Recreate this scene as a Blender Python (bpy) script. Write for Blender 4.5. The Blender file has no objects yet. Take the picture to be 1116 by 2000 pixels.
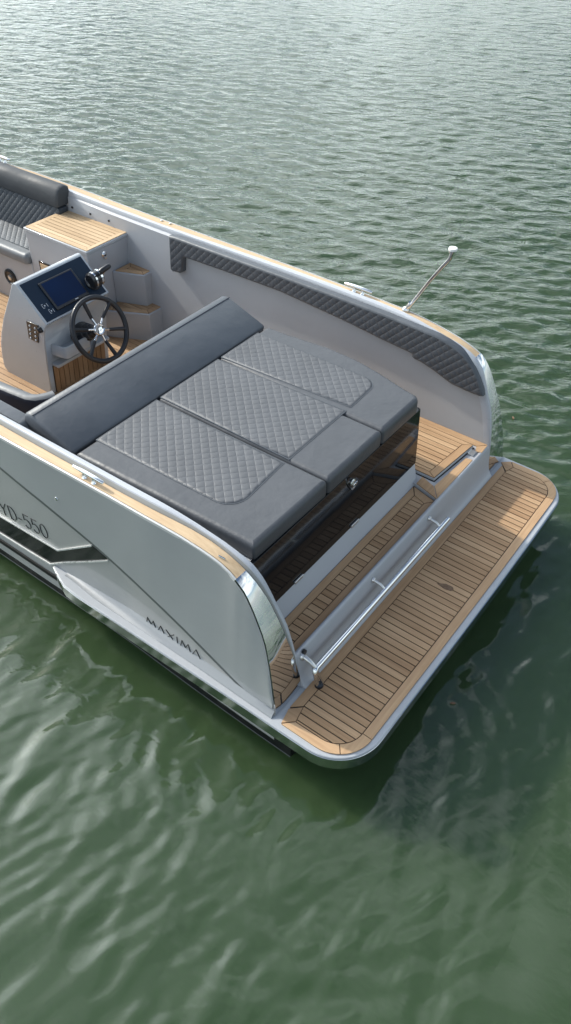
import bpy, bmesh, math, random
import numpy as np
from mathutils import Vector, Matrix
random.seed(4); RNG = np.random.default_rng(7)
R = math.radians
scene = bpy.context.scene
COL = scene.collection

# ------------------------------------------------------------------ camera
yaw, pitch, roll = R(-53.50018), R(43.11281), R(0.73035)
fwd = Vector((math.cos(yaw)*math.cos(pitch), math.sin(yaw)*math.cos(pitch), -math.sin(pitch)))
rt0 = Vector((math.sin(yaw), -math.cos(yaw), 0)); up0 = rt0.cross(fwd)
rt = math.cos(roll)*rt0 + math.sin(roll)*up0
up = -math.sin(roll)*rt0 + math.cos(roll)*up0
cam = bpy.data.cameras.new('camera'); cam_ob = bpy.data.objects.new('camera', cam); COL.objects.link(cam_ob)
m = Matrix((rt, up, -fwd)).transposed().to_4x4(); m.translation = Vector((-1.252, 2.7261, 3.1177))
cam_ob.matrix_world = m
cam.sensor_fit = 'VERTICAL'; cam.sensor_height = 36; cam.sensor_width = 36
cam.lens = 36*1572.35/2000; cam.clip_start = 0.05; cam.clip_end = 9000
scene.camera = cam_ob
WATER_Z = -0.30

# ------------------------------------------------------------------ node helpers
class NT:
    def __init__(s, tree): s.t = tree; s.n = tree.nodes; s.l = tree.links
    def node(s, typ, ins=None, **kw):
        nd = s.n.new(typ)
        for k, v in kw.items(): setattr(nd, k, v)
        for k, v in (ins or {}).items(): s.put(nd.inputs[k], v)
        return nd
    def put(s, sock, v):
        if isinstance(v, bpy.types.NodeSocket): s.l.new(v, sock)
        elif isinstance(v, bpy.types.Node): s.l.new(v.outputs[0], sock)
        else: sock.default_value = v
    def math(s, op, a, b=0.0, c=None):
        nd = s.node('ShaderNodeMath', {0: a, 1: b}, operation=op)
        if c is not None: s.put(nd.inputs[2], c)
        return nd.outputs[0]
    def mix(s, f, a, b, blend='MIX'):
        nd = s.node('ShaderNodeMix', data_type='RGBA', blend_type=blend)
        s.put(nd.inputs[0], f); s.put(nd.inputs[6], a); s.put(nd.inputs[7], b)
        return nd.outputs[2]
    def noise(s, vec, scale, detail=3, rough=.5, dist=0.0):
        nd = s.node('ShaderNodeTexNoise', {'Scale': scale, 'Detail': detail, 'Roughness': rough, 'Distortion': dist})
        if vec is not None: s.put(nd.inputs['Vector'], vec)
        return nd.outputs['Fac']
    def ramp(s, f, stops):
        nd = s.node('ShaderNodeValToRGB', {0: f}); e = nd.color_ramp.elements
        e[0].position, e[0].color = stops[0][0], c4(stops[0][1])
        e[1].position, e[1].color = stops[-1][0], c4(stops[-1][1])
        for p, c in stops[1:-1]:
            x = e.new(p); x.color = c4(c)
        return nd.outputs[0]
    def mapr(s, f, a, b, c=0.0, d=1.0):
        return s.node('ShaderNodeMapRange', {0: f, 1: a, 2: b, 3: c, 4: d}).outputs[0]
def c4(c): return (c, c, c, 1) if isinstance(c, (int, float)) else tuple(c)[:3] + (1,)
def new_mat(name):
    mt = bpy.data.materials.new(name); mt.use_nodes = True
    t = NT(mt.node_tree); b = t.n['Principled BSDF']
    return mt, t, b
def objvec(t, scale=(1, 1, 1), rot=(0, 0, 0)):
    tc = t.node('ShaderNodeTexCoord')
    return t.node('ShaderNodeMapping', {'Vector': tc.outputs['Object'], 'Scale': scale, 'Rotation': rot}).outputs[0]
def bump(t, b, h, dist, strength=1.0):
    bp = t.node('ShaderNodeBump', {'Height': h, 'Distance': dist, 'Strength': strength})
    t.put(b.inputs['Normal'], bp.outputs[0])

# ------------------------------------------------------------------ materials
def paint(name, col, rough=.3, coat=.4, var=.06, metal=0.0, bumpd=.0012):
    mt, t, b = new_mat(name); v = objvec(t)
    n = t.noise(v, 2.3, 4, .6); n2 = t.noise(v, 34, 3, .6)
    f = t.math('ADD', t.math('MULTIPLY', n, .7), t.math('MULTIPLY', n2, .3))
    a = tuple(x*(1-var) for x in col); c = tuple(min(1, x*(1+var)) for x in col)
    t.put(b.inputs['Base Color'], t.ramp(f, [(.3, a), (.7, c)]))
    t.put(b.inputs['Roughness'], t.mapr(n2, .3, .7, rough*.85, rough*1.2))
    b.inputs['Metallic'].default_value = metal
    b.inputs['Coat Weight'].default_value = coat; b.inputs['Coat Roughness'].default_value = .08
    if bumpd: bump(t, b, t.noise(v, 5, 2), bumpd)
    return mt
hull_paint = paint('hull_paint', (.335, .338, .330), .36, .5, .05)
panel_paint = paint('hull_panel_paint', (.315, .328, .332), .34, .5, .05)
liner_paint = paint('liner_paint', (.365, .378, .402), .42, .25, .04)
white_gel = paint('white_gelcoat', (.38, .40, .425), .34, .3, .04)
trim_white = paint('trim_white', (.55, .55, .54), .3, .4, .03)
black_gloss = paint('black_gloss', (.005, .006, .008), .07, 0.0, .2, bumpd=.0006); black_gloss.node_tree.nodes['Principled BSDF'].inputs['Specular IOR Level'].default_value = .38
black_rub = paint('black_rubber', (.007, .008, .009), .45, 0, .2); black_rub.node_tree.nodes['Principled BSDF'].inputs['Specular IOR Level'].default_value = .2
ledge_grey = paint('ledge_gelcoat', (.25, .265, .28), .34, .3, .04)
lip_white = paint('lip_gelcoat', (.42, .44, .475), .3, .3, .03)
lip_face_grey = paint('lip_face_grey', (.30, .30, .29), .4, .2, .05)
groove_grey = paint('groove_grey', (.075, .085, .085), .4, .2, .1)
silver = paint('silver_edge', (.62, .63, .62), .28, .3, .04, metal=.3, bumpd=0)
dash_navy = paint('dash_navy', (.010, .022, .042), .4, 0, .1); dash_navy.node_tree.nodes['Principled BSDF'].inputs['Specular IOR Level'].default_value = .25
plastic_black = paint('plastic_black', (.010, .011, .014), .3, .3, .2)
grip_black = paint('grip_black', (.010, .012, .017), .42, .1, .2)
console_paint = paint('console_paint', (.40, .43, .46), .32, .4, .04)
caulk = paint('caulk', (.020, .014, .011), .7, 0, .2, bumpd=0)
ink = paint('lettering_ink', (.035, .04, .04), .5, 0, .1, bumpd=0)
mark_white = paint('mark_white', (.55, .57, .6), .5, 0, .05, bumpd=0)
lamp_white = paint('lamp_lens', (.8, .8, .78), .2, .5, .03)
hinge_steel = paint('brushed_steel', (.6, .6, .6), .3, 0, .05, metal=.9)
def chrome_mat(name, col=(.80, .81, .82), rough=.06, bd=.0008):
    mt, t, b = new_mat(name); v = objvec(t)
    b.inputs['Metallic'].default_value = 1
    n = t.noise(v, 9, 3)
    t.put(b.inputs['Base Color'], t.ramp(n, [(.3, tuple(x*.93 for x in col)), (.7, col)]))
    t.put(b.inputs['Roughness'], t.mapr(t.noise(v, 60, 3), .3, .7, rough*.6, rough*1.6))
    if bd: bump(t, b, t.noise(v, 3.5, 1), bd)
    return mt
chrome = chrome_mat('polished_steel')
chrome_cap = chrome_mat('stern_steel', (.74, .75, .76), .04, .0012)
chrome_band = chrome_mat('band_steel', (.62, .64, .63), .10, .002)

def teak_mat(name, axis, dark=1.0, tone=((.285, .165, .084), (.415, .262, .145), (.525, .350, .205))):
    mt, t, b = new_mat(name)
    s = {'x': (1.6, 42, 42), 'y': (42, 1.6, 42), 'z': (42, 42, 1.6)}[axis]
    v = objvec(t, s); vb = objvec(t)
    rnd = t.node('ShaderNodeNewGeometry').outputs['Random Per Island']
    voff = t.node('ShaderNodeVectorMath', {0: v, 1: t.node('ShaderNodeCombineXYZ', {0: t.math('MULTIPLY', rnd, 9.0), 1: t.math('MULTIPLY', rnd, 5.0)}).outputs[0]}, operation='ADD').outputs[0]
    g = t.noise(voff, 1.6, 5, .65, .4); big = t.noise(vb, 3.0, 4, .55); fine = t.noise(voff, 6, 3, .7)
    f = t.math('ADD', t.math('MULTIPLY', g, .50), t.math('ADD', t.math('MULTIPLY', big, .28), t.math('MULTIPLY', rnd, .22)))
    col = t.ramp(f, [(.30, tone[0]), (.5, tone[1]), (.70, tone[2])])
    col = t.mix(t.mapr(fine, .60, .74, 0, .28), col, c4(tuple(x*.55 for x in tone[0])))
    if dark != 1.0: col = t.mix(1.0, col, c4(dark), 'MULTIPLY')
    t.put(b.inputs['Base Color'], col)
    t.put(b.inputs['Roughness'], t.mapr(g, .3, .7, .55, .72))
    b.inputs['Specular IOR Level'].default_value = .35
    bump(t, b, g, .0012, .6)
    return mt
teak_x, teak_y, teak_z = teak_mat('teak_x', 'x'), teak_mat('teak_y', 'y'), teak_mat('teak_z', 'z', .75)  # slat teak darkened; shade of the console's aft face is in its colour

teak_rail = teak_mat('teak_rail', 'x', 1.0, ((.46, .32, .19), (.58, .43, .27), (.68, .53, .36)))
def vinyl(name, col, rough=.45):
    mt, t, b = new_mat(name); v = objvec(t)
    n = t.noise(v, 4, 4, .6); g = t.noise(v, 420, 2, .5); w = t.noise(v, 11, 3, .6)
    t.put(b.inputs['Base Color'], t.ramp(n, [(.3, tuple(x*.88 for x in col)), (.7, tuple(x*1.12 for x in col))]))
    t.put(b.inputs['Roughness'], t.mapr(n, .3, .7, rough*.85, rough*1.15))
    h = t.math('ADD', t.math('MULTIPLY', g, .06), t.math('MULTIPLY', w, 1.0))
    bump(t, b, h, .006, .6)
    return mt
def quilt(name, col, plane='xy', pitch=.040, rough=.55, depth=.0065, thread=1.5):
    mt, t, b = new_mat(name)
    tc = t.node('ShaderNodeTexCoord'); sp = t.node('ShaderNodeSeparateXYZ', {0: tc.outputs['Object']})
    a, c = sp.outputs[0], sp.outputs['XYZ'.index(plane[1].upper())]
    k = math.pi/pitch/math.sqrt(2)
    def ab(e): return t.math('ABSOLUTE', t.math('SINE', t.math('MULTIPLY', e, k)))
    u, w = ab(t.math('ADD', a, c)), ab(t.math('SUBTRACT', a, c))
    h = t.math('POWER', t.math('MULTIPLY', t.math('POWER', u, .5), t.math('POWER', w, .5)), .8)
    seam = t.math('MAXIMUM', t.mapr(u, .02, .16, 1, 0), t.mapr(w, .02, .16, 1, 0))
    v = tc.outputs['Object']; n = t.noise(v, 5, 4, .6); g = t.noise(v, 500, 2)
    base = t.ramp(n, [(.3, tuple(x*.9 for x in col)), (.7, tuple(x*1.1 for x in col))])
    t.put(b.inputs['Base Color'], t.mix(t.math('MULTIPLY', seam, .45), base, c4(tuple(x*thread for x in col))))
    b.inputs['Roughness'].default_value = rough
    bump(t, b, t.math('ADD', h, t.math('MULTIPLY', g, .03)), depth, 1.0)
    return mt
vinyl_top = vinyl('grey_vinyl', (.064, .069, .078))
vinyl_dark = vinyl('slate_vinyl', (.074, .084, .098))
vinyl_bow = vinyl('bow_vinyl', (.044, .050, .057), .68)
vinyl_light = vinyl('pale_vinyl', (.17, .18, .19))
navy_vinyl = vinyl('navy_vinyl', (.012, .017, .034), .6)
quilt_top = quilt('quilted_grey', (.082, .087, .096), 'xy', depth=.0026, thread=1.25)
quilt_wall = quilt('quilted_wall', (.062, .069, .081), 'xz', .0375, .6, .0040, 1.45)
quilt_bow = quilt('quilted_bow', (.045, .055, .068), 'xz', .0375, .6, .006)
quilt_seat = quilt('quilted_seat', (.16, .17, .18), 'xy', .0375)

# ------------------------------------------------------------------ mesh helpers
class MB:
    def __init__(s): s.v = []; s.f = []; s.mi = []
    def add(s, vs, fs, mi=0):
        o = len(s.v); s.v += [tuple(map(float, v)) for v in vs]
        s.f += [tuple(i+o for i in f) for f in fs]; s.mi += [mi]*len(fs); return s
    def box(s, a, b, mi=0):
        x0, y0, z0 = a; x1, y1, z1 = b
        vs = [(x0,y0,z0),(x1,y0,z0),(x1,y1,z0),(x0,y1,z0),(x0,y0,z1),(x1,y0,z1),(x1,y1,z1),(x0,y1,z1)]
        return s.add(vs, [(0,3,2,1),(4,5,6,7),(0,1,5,4),(1,2,6,5),(2,3,7,6),(3,0,4,7)], mi)
    def prism(s, poly, z0, z1, mi=0, bottom=True):
        n = len(poly); vs = [(x, y, z0) for x, y in poly] + [(x, y, z1) for x, y in poly]
        fs = [tuple(range(n, 2*n))] + [(i, (i+1) % n, n+(i+1) % n, n+i) for i in range(n)]
        if bottom: fs.append(tuple(range(n-1, -1, -1)))
        return s.add(vs, fs, mi)
    def loft(s, secs, closed=False, cap=False, mi=0, loop=False):
        n = len(secs[0]); vs = [p for c in secs for p in c]; fs = []
        k = len(secs)
        for i in range(k if loop else k-1):
            i2 = (i+1) % k
            for j in range(n if closed else n-1):
                j2 = (j+1) % n
                fs.append((i*n+j, i*n+j2, i2*n+j2, i2*n+j))
        if cap: fs += [tuple(range(n-1, -1, -1)), tuple((k-1)*n+j for j in range(n))]
        return s.add(vs, fs, mi)
    def tube(s, path, r, n=12, cap=True, mi=0):
        P = [Vector(p) for p in path]; secs = []; prev = None
        for i, p in enumerate(P):
            d = ((P[min(i+1, len(P)-1)]-p).normalized() + (p-P[max(i-1, 0)]).normalized()).normalized()
            if prev is None:
                a = d.cross(Vector((0, 0, 1)));  a = a if a.length > .05 else d.cross(Vector((1, 0, 0)))
            else: a = prev - d*prev.dot(d)
            a.normalize(); prev = a; b = d.cross(a)
            rr = r[i] if isinstance(r, (list, tuple)) else r
            secs.append([p + rr*(math.cos(q)*a + math.sin(q)*b) for q in [2*math.pi*k/n for k in range(n)]])
        return s.loft(secs, True, cap, mi)
    def lathe(s, base, axis, prof, n=24, mi=0):
        ax = Vector(axis).normalized(); a = ax.cross(Vector((0, 0, 1)))
        if a.length < .05: a = ax.cross(Vector((1, 0, 0)))
        a.normalize(); b = ax.cross(a); base = Vector(base)
        secs = [[base + ax*h + r*(math.cos(q)*a+math.sin(q)*b) for q in [2*math.pi*k/n for k in range(n)]] for r, h in prof]
        return s.loft(secs, True, True, mi)
    def build(s, name, mats, parent=None, smooth=40, bevel=0.0, label=None, fix=True):
        me = bpy.data.meshes.new(name); me.from_pydata(s.v, [], s.f); me.update()
        mats = mats if isinstance(mats, (list, tuple)) else [mats]
        for q in mats: me.materials.append(q)
        me.polygons.foreach_set('material_index', s.mi)
        if fix:
            bm = bmesh.new(); bm.from_mesh(me); bmesh.ops.recalc_face_normals(bm, faces=bm.faces); bm.to_mesh(me); bm.free()
        if smooth:
            me.polygons.foreach_set('use_smooth', [True]*len(me.polygons)); me.set_sharp_from_angle(angle=R(smooth))
        o = bpy.data.objects.new(name, me); COL.objects.link(o)
        if parent: o.parent = parent
        if bevel:
            md = o.modifiers.new('bevel', 'BEVEL'); md.width = bevel; md.segments = 3; md.limit_method = 'ANGLE'; md.angle_limit = R(35)
        if label: o['label'] = label
        return o
def fillet(poly, rad, n=8):
    out = []; k = len(poly)
    for i, p in enumerate(poly):
        r = rad[i] if isinstance(rad, (list, tuple)) else rad
        if r <= 0: out.append(tuple(p)); continue
        p = Vector(p); a = Vector(poly[i-1])-p; b = Vector(poly[(i+1) % k])-p
        la, lb = a.length, b.length; a.normalize(); b.normalize()
        ang = math.acos(max(-1, min(1, a.dot(b)))); d = min(r/math.tan(ang/2), la*.49, lb*.49); r = d*math.tan(ang/2)
        c = p + (a+b).normalized()*(r/math.sin(ang/2)); s0 = p+a*d-c; s1 = p+b*d-c
        a0 = math.atan2(s0.y, s0.x); da = (math.atan2(s1.y, s1.x)-a0+math.pi) % (2*math.pi)-math.pi
        out += [(c.x+r*math.cos(a0+da*t/n), c.y+r*math.sin(a0+da*t/n)) for t in range(n+1)]
    return out
def area(p): return .5*sum(p[i-1][0]*p[i][1]-p[i][0]*p[i-1][1] for i in range(len(p)))
def inset(poly, d):
    sgn = 1 if area(poly) > 0 else -1; out = []; k = len(poly)
    for i in range(k):
        p = Vector(poly[i]); e0 = (p-Vector(poly[i-1])); e1 = (Vector(poly[(i+1) % k])-p)
        e0.normalize(); e1.normalize()
        n0 = Vector((-e0.y, e0.x))*sgn; n1 = Vector((-e1.y, e1.x))*sgn
        b = n0+n1; q = max(.35, b.dot(n0)); out.append(tuple(p + b*(d/q)))
    return out
def clip(poly, n, c):       # keep n.p <= c
    out = []
    for i in range(len(poly)):
        a, b = poly[i-1], poly[i]; da, db = n[0]*a[0]+n[1]*a[1]-c, n[0]*b[0]+n[1]*b[1]-c
        if (da <= 0) != (db <= 0):
            t = da/(da-db); out.append((a[0]+t*(b[0]-a[0]), a[1]+t*(b[1]-a[1])))
        if db <= 0: out.append(b)
    return out
def planks(mb, poly, z0, z1, pitch, gap, axis='x', start=None, mi=0):
    n = (0, 1) if axis == 'x' else (1, 0); i = 1 if axis == 'x' else 0
    lo = min(p[i] for p in poly); hi = max(p[i] for p in poly); y = lo if start is None else start
    while y < hi:
        p = clip(clip(poly, n, y+pitch-gap/2), (-n[0], -n[1]), -(y+gap/2))
        if len(p) > 2 and abs(area(p)) > 2e-5: mb.prism(p, z0, z1, mi)
        y += pitch
def puff(mb, poly, z0, z1, r, mi=0, rad=.02, bot=.4):
    """upholstered slab: rounded upper edge, small rounded lower edge, softly crowned top"""
    rings = [(r*bot, z0)] + [(r*bot*(1-math.sin(t)), z0+r*bot*(1-math.cos(t))) for t in (R(45), R(90))]
    rings += [(r*(1-math.cos(t)), z1-r+r*math.sin(t)) for t in [R(a) for a in (0, 22, 45, 67, 90)]]
    rad = rad if isinstance(rad, (list, tuple)) else [rad]*len(poly)
    if area(poly) < 0: poly = poly[::-1]; rad = list(rad)[::-1]
    secs = [[(x, y, z) for x, y in fillet(inset(poly, d) if d > 1e-9 else poly, [max(q-d, .0015) for q in rad], 6)] for d, z in rings]
    mb.loft(secs, True, False, mi)
    n = len(secs[0])
    mb.add(secs[-1], [tuple(range(n))], mi); mb.add(secs[0], [tuple(range(n-1, -1, -1))], mi)
    return mb

# ------------------------------------------------------------------ the boat
boat = bpy.data.objects.new('motorboat', None); COL.objects.link(boat)
boat['label'] = 'grey open motorboat with teak swim platform and quilted sunbed moored stern first'
boat['category'] = 'boat'

# gunwale stations: x, outer y, teak inner y, lip y, z
ST = [(6.15,.12,.09,.05,.93),(5.9,.42,.36,.31,.91),(5.5,.70,.63,.58,.885),(5.0,.90,.83,.78,.86),(4.5,1.03,.96,.91,.835),(4.0,1.105,1.03,.985,.81),(3.5,1.13,1.055,1.01,.79),(3.0,1.133,1.057,1.02,.778),
(2.6,1.132,1.058,1.022,.774),(2.2,1.128,1.060,1.016,.774),(1.8,1.122,1.060,1.010,.776),(1.5,1.118,1.060,1.006,.777),(1.2,1.110,1.057,1.003,.777),(.9,1.102,1.053,.998,.775),(.7,1.097,1.044,.991,.770),(.6,1.091,1.034,.987,.764),(.5,1.084,1.022,.984,.755),(.4,1.078,1.014,.981,.740),(.35,1.076,1.014,.979,.731),(.3,1.074,1.014,.977,.718),(.25,1.075,1.014,.973,.699),
(.215,1.078,1.013,.970,.681),(.2,1.079,1.012,.969,.670),(.17,1.079,1.009,.968,.641),(.15,1.081,1.005,.967,.613),(.12,1.084,.996,.965,.560),(.1,1.086,.991,.963,.517),(.07,1.090,.987,.957,.453),(.05,1.095,.983,.953,.403),(.02,1.107,.971,.949,.296),(0,1.118,.961,.9465,.211),(-.02,1.127,.947,.944,.096),(-.034,1.134,.937,.937,.004)]
def stn(x, k):
    return float(np.interp(x, [s[0] for s in ST[::-1]], [s[k] for s in ST[::-1]]))
NRM = []
for i, s in enumerate(ST):          # outward normal of the gunwale line in the x-z plane
    a, b = ST[max(i-1, 0)], ST[min(i+1, len(ST)-1)]; dx, dz = b[0]-a[0], b[4]-a[4]; L = math.hypot(dx, dz)
    n = (dz/L, -dx/L); n = n if n[1] > 0 or (abs(n[1]) < .2 and n[0] < 0) else (-n[0], -n[1]); NRM.append(n)
def gp(i, y, off): s = ST[i]; n = NRM[i]; return (s[0]+n[0]*off, y, s[4]+n[1]*off)
def yb(x): return float(np.interp(x, [-.05, .14, .45, .96, 3.0, 4.2, 5.2, 6.15], [1.133, 1.131, 1.124, 1.106, 1.108, 1.03, .72, .04]))
# hull side
for_side = {}
hull = MB()
xs = sorted(set([s[0] for s in ST] + list(np.arange(-.03, .3, .012)) + list(np.arange(.3, 6.1, .12))))
for sg in (1, -1):
    secs = []
    for x in xs:
        yt, zt = stn(x, 1), stn(x, 4); y0 = yb(x); z0 = min(.03, zt-.002)
        sec = []
        for k in range(9):
            f = k/8; z = zt+(z0-zt)*f; sec.append((x, sg*(yt+(y0-yt)*f + .006*math.sin(math.pi*f)), z))
        f = 1.0 if x > -.02 else 0
        sec += [(x, sg*(y0+.012), z0-.04), (x, sg*(y0+.014), -.19)]
        secs.append(sec)
    hull.loft(secs)
hull_ob = hull.build('hull', hull_paint, boat, 50)
# underbody and rubbing strake
ub = MB(); secs = []
for x in list(np.arange(-.13, 1.24, .2))+[1.245, 1.255]+list(np.arange(1.4, 6.1, .2))+[6.15]:
    y0 = yb(x)
    zt = -.085 if x < 1.25 else -.187
    secs.append([(x, -y0+.002, zt), (x, -y0-.014, zt-.012), (x, -y0-.013, -.240), (x, -y0+.03, -.262), (x, -y0*.7, -.55), (x, 0, -.7), (x, y0*.7, -.55), (x, y0-.03, -.262), (x, y0+.013, -.240), (x, y0+.014, zt-.012), (x, y0-.002, zt)])
ub.loft(secs, False, True); ub.build('rubbing_strake', black_rub, hull_ob, 30)
sk = MB()
for sg in (1, -1):
    sk.tube([(x, sg*(yb(x)+.0140), -.241) for x in np.arange(-.128, 5.6, .2)], .0022, 6)
sk.build('strake_trim', groove_grey, hull_ob)
lg = MB()
for sg in (1, -1):                                   # dark line low on the topsides forward of the ledge
    lg.loft([[(x, sg*(yb(x)+.015), -.088), (x, sg*(yb(x)+.0225), -.0885), (x, sg*(yb(x)+.0240), -.1145), (x, sg*(yb(x)+.016), -.115)] for x in np.arange(1.3, 5.2, .15)], True, True)
lg.build('accent_line', black_rub, hull_ob)
def hull_y(x, z):                                    # y of the port topside at (x, z)
    zt = stn(x, 4); f = (zt-z)/max(1e-6, zt-.03)
    if f <= 1: return stn(x, 1)+(yb(x)-stn(x, 1))*f+.006*math.sin(math.pi*max(0, f))
    return yb(x)+.012*min(1, (.03-z)/.04)
def on_hull(mb, quad_rows, off, th, sg=1, mi=0):     # quad strip given as [(x,z),(x,z)] pairs, raised off the side
    secs = []
    for (xa, za), (xb, zb) in quad_rows:
        secs.append([(xa, sg*(hull_y(xa, za)+off-th), za), (xa, sg*(hull_y(xa, za)+off), za), (xb, sg*(hull_y(xb, zb)+off), zb), (xb, sg*(hull_y(xb, zb)+off-th), zb)])
    mb.loft(secs, True, True, mi)
def seg(a, b, n): return [(a[0]+(b[0]-a[0])*i/n, a[1]+(b[1]-a[1])*i/n) for i in range(n+1)]
def off2(p, q, d):                                   # offset of segment pq by d in x-z
    dx, dz = q[0]-p[0], q[1]-p[1]; L = math.hypot(dx, dz); return (-dz/L*d, dx/L*d)
DG = [(1.95, .615), (1.70, .549), (1.568, .514), (1.415, .475), (1.253, .431), (1.08, .381), (.975, .346), (.812, .290), (.637, .225), (.465, .156), (.302, .087), (.153, .028), (.085, .0)]
for sg in (1, -1):
    ds = MB(); rows = []
    pts = [p for a, b in zip(DG[:-1], DG[1:]) for p in seg(a, b, 5)[:-1]]+[DG[-1]]
    fine = []
    for i, p in enumerate(pts):
        o = off2(pts[max(i-1, 0)], pts[min(i+1, len(pts)-1)], .0095); fine.append(((p[0]+o[0], p[1]+o[1]), (p[0]-o[0], p[1]-o[1])))
    on_hull(ds, fine, .003, .006, sg)
    ds.build('accent_groove', groove_grey, hull_ob)
    # aft upper panel, a skin standing slightly proud of the topside above the groove
    pn = MB(); secs = []
    for x in sorted(set([s_[0] for s_ in ST if -.03 < s_[0] < .4]+list(np.arange(.09, 1.86, .03))+[.1, .15, .154, .2])):
        zl = max(.036, float(np.interp(x, [p[0] for p in DG[::-1]], [p[1] for p in DG[::-1]]))+.014); zt = stn(x, 4)-.006
        if zt-zl < .01: continue
        secs.append([(x, sg*(hull_y(x, zl)-.002), zl-.002)]+[(x, sg*(hull_y(x, zl+(zt-zl)*f)+.005), zl+(zt-zl)*f) for f in np.linspace(0, 1, 8)])
    pn.loft(secs); pn.build('side_panel', panel_paint, hull_ob, 60)
    # dart shaped recess with bright edges
    top = seg((3.2, .03), (1.388, .141), 10)+seg((1.388, .141), (1.085, .365), 4)[1:]
    bot = seg((3.2, -.09), (1.48, -.006), 10)+seg((1.48, -.006), (.985, .333), 4)[1:]
    rc = MB(); on_hull(rc, list(zip(top, bot)), .002, .004, sg); rc.build('side_vent', black_gloss, hull_ob)
    rm = MB()
    on_hull(rm, list(zip([(p[0], p[1]+.009) for p in top], top)), .008, .02, sg)
    on_hull(rm, list(zip(bot, [(p[0], p[1]-.009) for p in bot])), .009, .02, sg)
    rm.build('vent_trim', silver, hull_ob)
# lettering on the port topside (stroke letters)
GL = {'Y': [[(0,1),(.5,.45),(1,1)],[(.5,.45),(.5,0)]], 'D': [[(0,0),(0,1),(.5,1),(.85,.85),(1,.5),(.85,.15),(.5,0),(0,0)]], '-': [[(.1,.42),(.9,.42)]],
 '5': [[(.95,1),(.12,1),(.08,.56),(.5,.62),(.85,.5),(1,.3),(.85,.08),(.5,0),(.05,.06)]], '0': [[(.5,0),(.15,.12),(0,.5),(.15,.88),(.5,1),(.85,.88),(1,.5),(.85,.12),(.5,0)]],
 'M': [[(0,0),(.2,1),(.5,.25),(.8,1),(1,0)]], 'A': [[(0,0),(.5,1),(1,0)]], 'X': [[(0,0),(1,1)],[(0,1),(1,0)]], 'I': [[(.5,0),(.5,1)]]}
def ell(cx_, cy_, rx, ry, a0, a1, n=14): return [(cx_+rx*math.cos(R(a0+(a1-a0)*i/n)), cy_+ry*math.sin(R(a0+(a1-a0)*i/n))) for i in range(n+1)]
GL['0'] = [ell(.5, .5, .48, .5, 0, 360, 22)]
GL['D'] = [[(.1, 0), (.1, 1), (.4, 1)]+ell(.4, .5, .58, .5, 90, -90)+[(.1, 0)]]
GL['5'] = [[(.92, 1), (.16, 1), (.12, .55)]+ell(.48, .33, .48, .32, 120, -145)]
def letters(word, name, x0, z0, dz, h, w, step, th):
    mb = MB(); x = x0
    for ch, ww in zip(word, w):
        for st in GL[ch]:
            P = [] if len(st) < 6 else list(st)
            if len(st) < 6:
                for a, b in zip(st[:-1], st[1:]): P += seg(a, b, 3)
            path = []
            for u, v in P:
                px = x-u*ww; pz = z0+(x0-px)*dz+v*h; path.append((px, hull_y(px, pz)+.0025, pz))
            for i in range(len(path)-1):
                if (Vector(path[i])-Vector(path[i+1])).length < 1e-5: continue
                a, b = Vector(path[i]), Vector(path[i+1]); d = (b-a).normalized(); n = Vector((0, 1, 0)); s = d.cross(n).normalized()*th
                a = a-d*th*.6; b = b+d*th*.6; k = n*.0015
                mb.add([a+s-k, a-s-k, b-s-k, b+s-k, a+s+k, a-s+k, b-s+k, b+s+k], [(4,5,6,7),(0,3,2,1),(0,1,5,4),(1,2,6,5),(2,3,7,6),(3,0,4,7)])
        x -= ww+step
    return mb.build(name, ink, hull_ob, 0)
letters('YD-550', 'registration_number', 1.828, .155, .09, .098, (.064, .058, .036, .052, .052, .052), .0145, .0019)
letters('MAXIMA', 'name_lettering', .778, .019, .035, .052, (.066, .050, .052, .016, .066, .052), .012, .0018)

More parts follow.
